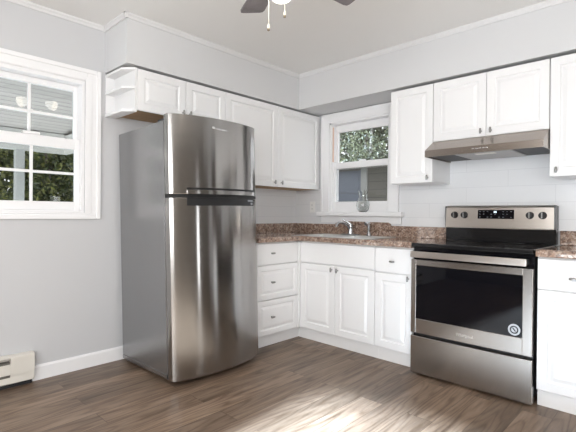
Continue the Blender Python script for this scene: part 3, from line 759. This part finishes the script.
MB().box((BD + 0.010, 0.010, ZM0 + .0005), (FD - 0.006, FW - 0.010, ZM1 - .0005)).build('door_divider', M_BLACK, fr)
MB().box((BD - 0.10, 0.02, FHB), (BD + 0.03, 0.10, FHB + 0.022), 0.004).build('hinge_cover', M_BLACK, fr)
# pocket handles: dark scoop with a lipped edge on each door
def strip(y0_, y1_, za, zb, out0, out1, name, m, parent, n=20):
    b = MB(); fs = []
    rows = []
    for i in range(n + 1):
        y = y0_ + (y1_ - y0_) * i / n; x = front_x(y)
        rows.append(b.verts([(x + out0, y, za), (x + out1, y, za), (x + out1, y, zb), (x + out0, y, zb)]))
    for A_, B_ in zip(rows, rows[1:]):
        for k in range(4): fs.append(b.bm.faces.new((A_[k], B_[k], B_[(k + 1) % 4], A_[(k + 1) % 4])))
    fs.append(b.bm.faces.new(rows[0])); fs.append(b.bm.faces.new(rows[-1]))
    bmesh.ops.recalc_face_normals(b.bm, faces=fs)
    return b.build(name, m, parent, smooth=True)
HY0, HY1 = 0.105, FW - 0.045
strip(HY0, HY1, ZM1 + 0.030, ZM1 + 0.043, -0.004, 0.0012, 'handle_groove', M_BLACK, d_up)
strip(HY0, HY1, ZM1 + 0.001, ZM1 + 0.026, -0.002, 0.012, 'handle', M_STEEL_FRIDGE, d_up)
strip(HY0, HY1, ZM0 - 0.052, ZM0 - 0.001, -0.004, 0.0012, 'handle_scoop', M_BLACK, d_lo)
strip(0.012, FW - 0.004, ZM0 + 0.002, ZM1 - 0.002, -0.012, -0.003, 'gap_strip', M_BLACK, d_up)
strip(HY1 - 0.075, HY1 - 0.012, ZM0 - 0.020, ZM0 - 0.008, 0.0012, 0.003, 'scoop_mark', M_PRINT, d_lo)
strip(HY1 - 0.040, HY1 - 0.016, ZM0 - 0.044, ZM0 - 0.028, 0.0012, 0.003, 'scoop_mark', M_PRINT, d_lo)
# badge
yb = 0.355
text_mesh('badge', 'Whirlpool', 0.024, (front_x(yb + 0.01) + 0.0015, yb + 0.012, 1.655), UY, UZ, M_BADGE, d_up, 0.001)
MB().sphere((front_x(yb - 0.04) + 0.001, yb - 0.052, 1.660), 0.010, (0.25, 1, 1)).build('badge_mark', M_BADGE, d_up, smooth=True)
fr.location = (0.070, -1.965, 0.001); fr.rotation_euler = (0.015, -0.024, -0.004)

# ================================================================== BASEBOARD HEATER
t = thing('baseboard_heater', 'cream electric baseboard heater under the wide window', 'heater', (0.03, -3.2, 0.03))
HY = -2.546
hp = [(0.0, 0.028), (0.0, 0.200), (0.040, 0.203), (0.058, 0.196), (0.060, 0.190), (0.060, 0.085), (0.050, 0.085), (0.050, 0.078), (0.052, 0.032), (0.046, 0.028)]
MB().prism(hp, 'y', HY - 0.002, HY - 0.135).build('end_cap', M_CREAM, t)
L0, L1 = -4.2, HY - 0.1355
b = MB().prism([(0.0, 0.028), (0.0, 0.202), (0.006, 0.202), (0.006, 0.028)], 'y', L0, L1)
b.prism([(0.006, 0.196), (0.006, 0.203), (0.040, 0.203), (0.058, 0.196), (0.056, 0.188), (0.040, 0.196)], 'y', L0, L1)
b.build('back_panel', M_CREAM, t)
MB().prism([(0.052, 0.090), (0.060, 0.090), (0.060, 0.155), (0.054, 0.155)], 'y', L0, L1).build('front_cover', M_CREAM, t)
MB().prism([(0.006, 0.028), (0.046, 0.028), (0.054, 0.036), (0.050, 0.070), (0.044, 0.070), (0.044, 0.034), (0.006, 0.034)], 'y', L0, L1).build('lower_lip', M_CREAM, t)
MB().box((0.012, L0, 0.05), (0.046, L1, 0.165)).build('heating_fins', mat('heater_fins', (0.20, 0.19, 0.17), 0.5, 0.5), t)
MB().box((0.0, L0 - 0.02, 0.0), (0.040, L0, 0.19)).box((0.004, L0, 0.0), (0.030, HY - 0.01, 0.0278)).build('mounting_foot', M_GASKET, t)

# ================================================================== CEILING FAN
FX, FY = 1.715, -1.995
t = thing('ceiling_fan', 'ceiling fan with grey blades, lit glass shades and pull chains', 'ceiling fan', (FX, FY, ZC))
MB().lathe([(0.07, ZC - 0.0005), (0.085, ZC - 0.03), (0.06, ZC - 0.05)], (FX, FY, 0)).build('canopy', M_FANBODY, t, smooth=True)
MB().lathe([(0.06, ZC - 0.05), (0.10, ZC - 0.065), (0.115, ZC - 0.10), (0.115, ZC - 0.155), (0.09, ZC - 0.19), (0.05, ZC - 0.20)], (FX, FY, 0), n=32).build('motor_housing', M_FANBODY, t, smooth=True)
MB().lathe([(0.05, ZC - 0.20), (0.065, ZC - 0.215), (0.065, ZC - 0.26), (0.03, ZC - 0.285)], (FX, FY, 0)).build('light_kit', M_FANBODY, t, smooth=True)
bz = 2.285
base_ang = math.atan2(0.222, -0.465) - math.radians(1)
for k in range(5):
    a = base_ang + k * 2 * PI / 5
    dv = Vector((math.cos(a), math.sin(a), 0)); sv = Vector((-math.sin(a), math.cos(a), 0))
    pitch = math.radians(11)
    sv3 = sv * math.cos(pitch) + Vector((0, 0, 1)) * math.sin(pitch) * -1
    nv = dv.cross(sv3).normalized()
    c = Vector((FX, FY, bz)); b = MB()
    out = [(0.17, 0.052), (0.22, 0.058), (0.40, 0.068), (0.49, 0.072), (0.512, 0.066), (0.518, 0.05)]
    outline = [c + dv * r + sv3 * w for r, w in out] + [c + dv * r - sv3 * w for r, w in reversed(out)]
    A_ = b.verts([p + nv * 0.004 for p in outline]); B_ = b.verts([p - nv * 0.004 for p in outline]); n = len(outline)
    fs = [b.bm.faces.new(A_), b.bm.faces.new(list(reversed(B_)))]
    for i in range(n): fs.append(b.bm.faces.new((A_[i], B_[i], B_[(i + 1) % n], A_[(i + 1) % n])))
    bmesh.ops.recalc_face_normals(b.bm, faces=fs)
    bl = b.build('blade', M_BLADE, t)
    MB().tube([c + dv * 0.09 + Vector((0, 0, 0.01)), c + dv * 0.14 - nv * 0.0 + Vector((0, 0, -0.012)), c + dv * 0.20 + Vector((0, 0, -0.010))], [0.012, 0.010, 0.014], 8).build('blade_iron', M_FANBODY, bl, smooth=True)
for k in range(3):
    a = math.radians(132) + k * 2 * PI / 3
    dv = Vector((math.cos(a), math.sin(a), 0)); c = Vector((FX, FY, 2.275))
    p0 = c + dv * 0.05; ax = (dv * 0.9 + Vector((0, 0, -0.34))).normalized()
    arm = MB().tube([p0, p0 + ax * 0.05], 0.016, 12).build('lamp_arm', M_FANBODY, t, smooth=True)
    q = ax.to_track_quat('Z', 'Y').to_matrix().to_4x4(); s0 = p0 + ax * 0.045
    tm = MB(); tm.lathe([(0.020, 0.0), (0.034, 0.02), (0.050, 0.06), (0.054, 0.095), (0.050, 0.095), (0.044, 0.06), (0.030, 0.022), (0.014, 0.006)], (0, 0, 0), n=24)
    bmesh.ops.transform(tm.bm, matrix=Matrix.Translation(s0) @ q, verts=tm.bm.verts[:])
    tm.build('lamp_shade', M_SHADE, arm, smooth=True)
for (ux, uy, zend) in ((1.683, -2.035, 1.965), (1.722, -1.968, 2.037)):
    ch = MB().tube([(ux, uy, 2.205), (ux, uy, (2.205 + zend) / 2), (ux, uy, zend + 0.03)], 0.0024, 6).build('pull_chain', M_CHAIN, t)
    MB().lathe([(0.002, zend + 0.034), (0.007, zend + 0.026), (0.0085, zend + 0.016), (0.006, zend + 0.010)], (ux, uy, 0), n=14).build('pull_knob', M_CHAIN, ch, smooth=True)
    MB().lathe([(0.006, zend + 0.010), (0.006, zend + 0.002), (0.003, zend)], (ux, uy, 0), n=14).build('pull_tip', M_KNOBWOOD, ch, smooth=True)

# ================================================================== OUTSIDE
GZ = -0.55
struct(MB().box((-30, -25, GZ - 0.2), (-0.16, 25, GZ)).box((-0.16, 0.16, GZ - 0.2), (12, 25, GZ)).build('lawn_ground', M_GRASS), 'green lawn around the house', 'lawn')
struct(MB().prism([(-5.65, 2.62), (0.55, 2.62), (-0.9, 4.85)], 'x', -3.0, XR + 0.6).build('roof', mat('sun_block_shingles', (0.12, 0.115, 0.11), 0.9)), 'unseen gable roof added to shade the shed', 'roof')  # unseen roof, added and stretched past the porch to keep sun off the shed
struct(MB().box((-22, -13, GZ), (-3.6, -9.5, 8.4)).prism([(-13.4, 8.4), (-9.1, 8.4), (-11.2, 11.4)], 'x', -22.4, -3.3).build('sun_block_house', painted('sun_block_siding', (0.45, 0.44, 0.42), 0.8)), 'unseen house block added to shade the garden by the porch', 'house')  # unseen block, added to keep sun off the shrubs and trees by the porch
# porch outside the wide window
M_PCEIL = board_mat('porch_ceiling_boards', 0.10, (0, 0, PI / 2), (0.50, 0.455, 0.425), (0.64, 0.58, 0.545), (0.17, 0.155, 0.15))
M_PBEAM = painted('porch_beam_paint', (0.72, 0.70, 0.66), 0.6)
t = structroot('porch_roof', 'boarded porch roof outside the wide window', 'porch', (-1.4, -3, 2.0))
MB().prism([(-0.155, 2.42), (-0.155, 2.50), (-2.62, 2.13), (-2.62, 2.05)], 'y', -5.2, -1.43).build('porch_ceiling', M_PCEIL, t)
MB().box((-2.62, -5.2, 1.83), (-2.48, -1.45, 2.06)).build('porch_beam', M_PBEAM, t)
MB().box((-2.48, -1.53, 1.83), (-0.16, -1.45, 2.04)).build('porch_beam', M_PBEAM, t)
tag(MB().box((-2.60, -2.035, GZ), (-2.50, -1.945, 1.829), 0.004).build('porch_post', M_POST), 'pale square porch post seen through the wide window', 'post')
struct(MB().box((-2.7, -5.2, GZ), (-0.16, -1.4, -0.08)).build('porch_slab', painted('porch_concrete', (0.62, 0.57, 0.50), 0.8)), 'concrete porch floor outside', 'porch')

def tree(label, loc, h, r, crown_z, n, leafm, cat='tree', name='leafy_tree', leaf=0.085, group=None, trunk_r=0.12, blobs=9, rx=1.0):
    rd = random.Random(hash((round(loc[0] * 10), round(loc[1] * 10))) & 0xffff)
    t = thing(name, label, cat, (loc[0], loc[1], GZ), group)
    c0 = Vector((loc[0], loc[1], GZ))
    MB().tube([c0, c0 + Vector((0.03, 0.02, h * 0.35)), c0 + Vector((-0.04, 0.05, h * 0.62)), c0 + Vector((0.05, 0, h * 0.86))], [trunk_r, trunk_r * 0.8, trunk_r * 0.6, trunk_r * 0.25], 9).build('trunk', M_BARK, t, smooth=True)
    b = MB(); cs = []
    for i in range(blobs):
        a = rd.uniform(0, 2 * PI); q = rd.uniform(0.1, 0.75) * r
        cs.append((Vector((loc[0] + q * math.cos(a) * rx, loc[1] + q * math.sin(a), GZ + crown_z + rd.uniform(0.05, 0.95) * (h - crown_z))), r * rd.uniform(0.35, 0.6)))
    for i in range(n):
        c, rr_ = rd.choice(cs)
        d = Vector((rd.gauss(0, 1), rd.gauss(0, 1), rd.gauss(0, 1))).normalized()
        p = c + Vector((d.x * rx, d.y, d.z)) * rr_ * rd.uniform(0.45, 1.05) ** 0.6
        if p.z < GZ + 0.02: continue
        s_ = leaf * rd.uniform(0.6, 1.3)
        e1 = Vector((rd.gauss(0, 1), rd.gauss(0, 1), rd.gauss(0, 1))).normalized()
        e2 = e1.cross(Vector((rd.gauss(0, 1), rd.gauss(0, 1), rd.gauss(0, 1)))).normalized()
        vs = b.verts([p - e1 * s_, p + e2 * s_ * 0.45, p + e1 * s_, p - e2 * s_ * 0.45])
        b.bm.faces.new(vs)
    b.build('foliage', leafm, t)
    return t
tree('taller dark shrub farther back, behind the porch post', (-7.1, -0.9), 3.6, 0.72, 0.1, 5200, M_LEAF, 'shrub', 'garden_shrub', 0.05, 'shrubs beyond the porch', blobs=16)
tree('yellow green bushy shrub just past the porch edge', (-5.1, -0.95), 3.2, 0.72, 0.1, 5600, M_LEAF, 'shrub', 'garden_shrub', 0.05, 'shrubs beyond the porch', blobs=16)
tree('tall dark tree standing farther beyond the porch shrubs', (-10.3, 0.5), 6.0, 1.8, 0.4, 7000, M_LEAF, 'tree', 'leafy_tree', 0.10, None, blobs=16)
GB = 'trees beyond the sink window'
tree('grey green tree with a bare trunk seen through the sink window', (-3.3, 6.6), 5.2, 0.85, 1.9, 5500, M_LEAF2, 'tree', 'leafy_tree', 0.038, GB, 0.09)
tree('pale green tree at the side of the sink window view, near the shed roof', (-0.9, 6.6), 5.0, 0.85, 1.9, 5500, M_LEAF2, 'tree', 'leafy_tree', 0.038, GB, 0.09)
tree('yellow green tree behind the shed past the sink window frame', (-5.8, 10.2), 6.5, 1.7, 0.6, 9500, M_LEAF2, 'tree', 'leafy_tree', 0.07, GB, 0.13, blobs=16)
def hedge(label, a, c, n, leaf, m):
    rd = random.Random(11); b = MB()
    for i in range(n):
        p = Vector([rd.uniform(u, v) for u, v in zip(a, c)]); p.z -= 0.5 * rd.random() * (1 + math.sin(p.x * 1.3 + p.y * 1.7))
        e1 = Vector((rd.gauss(0, 1), rd.gauss(0, 1), rd.gauss(0, 1))).normalized(); e2 = e1.cross(Vector((rd.gauss(0, 1), rd.gauss(0, 1), rd.gauss(0, 1)))).normalized()
        s_ = leaf * rd.uniform(.6, 1.3)
        b.bm.faces.new(b.verts([p - e1 * s_, p + e2 * s_ * .5, p + e1 * s_, p - e2 * s_ * .5]))
    return tag(b.build('tall_hedge', m), label, 'hedge', kind='stuff')
hedge('tall dark hedge closing the view beyond the porch', (-14.6, -5, GZ), (-13.4, 6, 6.5), 14000, 0.2, M_LEAF)
hedge('tall dark hedge closing the view behind the garden shed', (-15, 13.6, GZ), (-2, 15, 7.0), 9000, 0.2, M_LEAF2)
# shed beyond the sink window
M_SHED = board_mat('shed_boards', 0.14, (PI / 2, 0, 0), (0.22, 0.205, 0.18), (0.31, 0.29, 0.255), (0.09, 0.085, 0.08))
t = thing('garden_shed', 'weathered grey board shed seen through the lower sink window', 'shed', (-1.2, 3.6, GZ))
MB().box((-3.4, 3.0, GZ), (1.2, 4.6, 1.98)).build('wall', M_SHED, t)
MB().prism([(2.86, 1.95), (4.75, 2.04), (4.75, 2.10), (2.86, 2.01)], 'x', -3.6, 1.4).build('roof', mat('shed_roof', (0.22, 0.22, 0.21), 0.8), t)
MB().box((-1.66, 2.975, GZ + 0.1), (-1.16, 2.999, 1.90), 0.003).box((-1.60, 2.965, 1.35), (-1.22, 2.975, 1.85), 0.003).build('door', mat('shed_door_paint', (0.25, 0.27, 0.32), 0.6), t)
MB().box((-1.16, 2.96, GZ), (-1.04, 2.999, 1.95), 0.003).build('corner_post', M_POST, t)
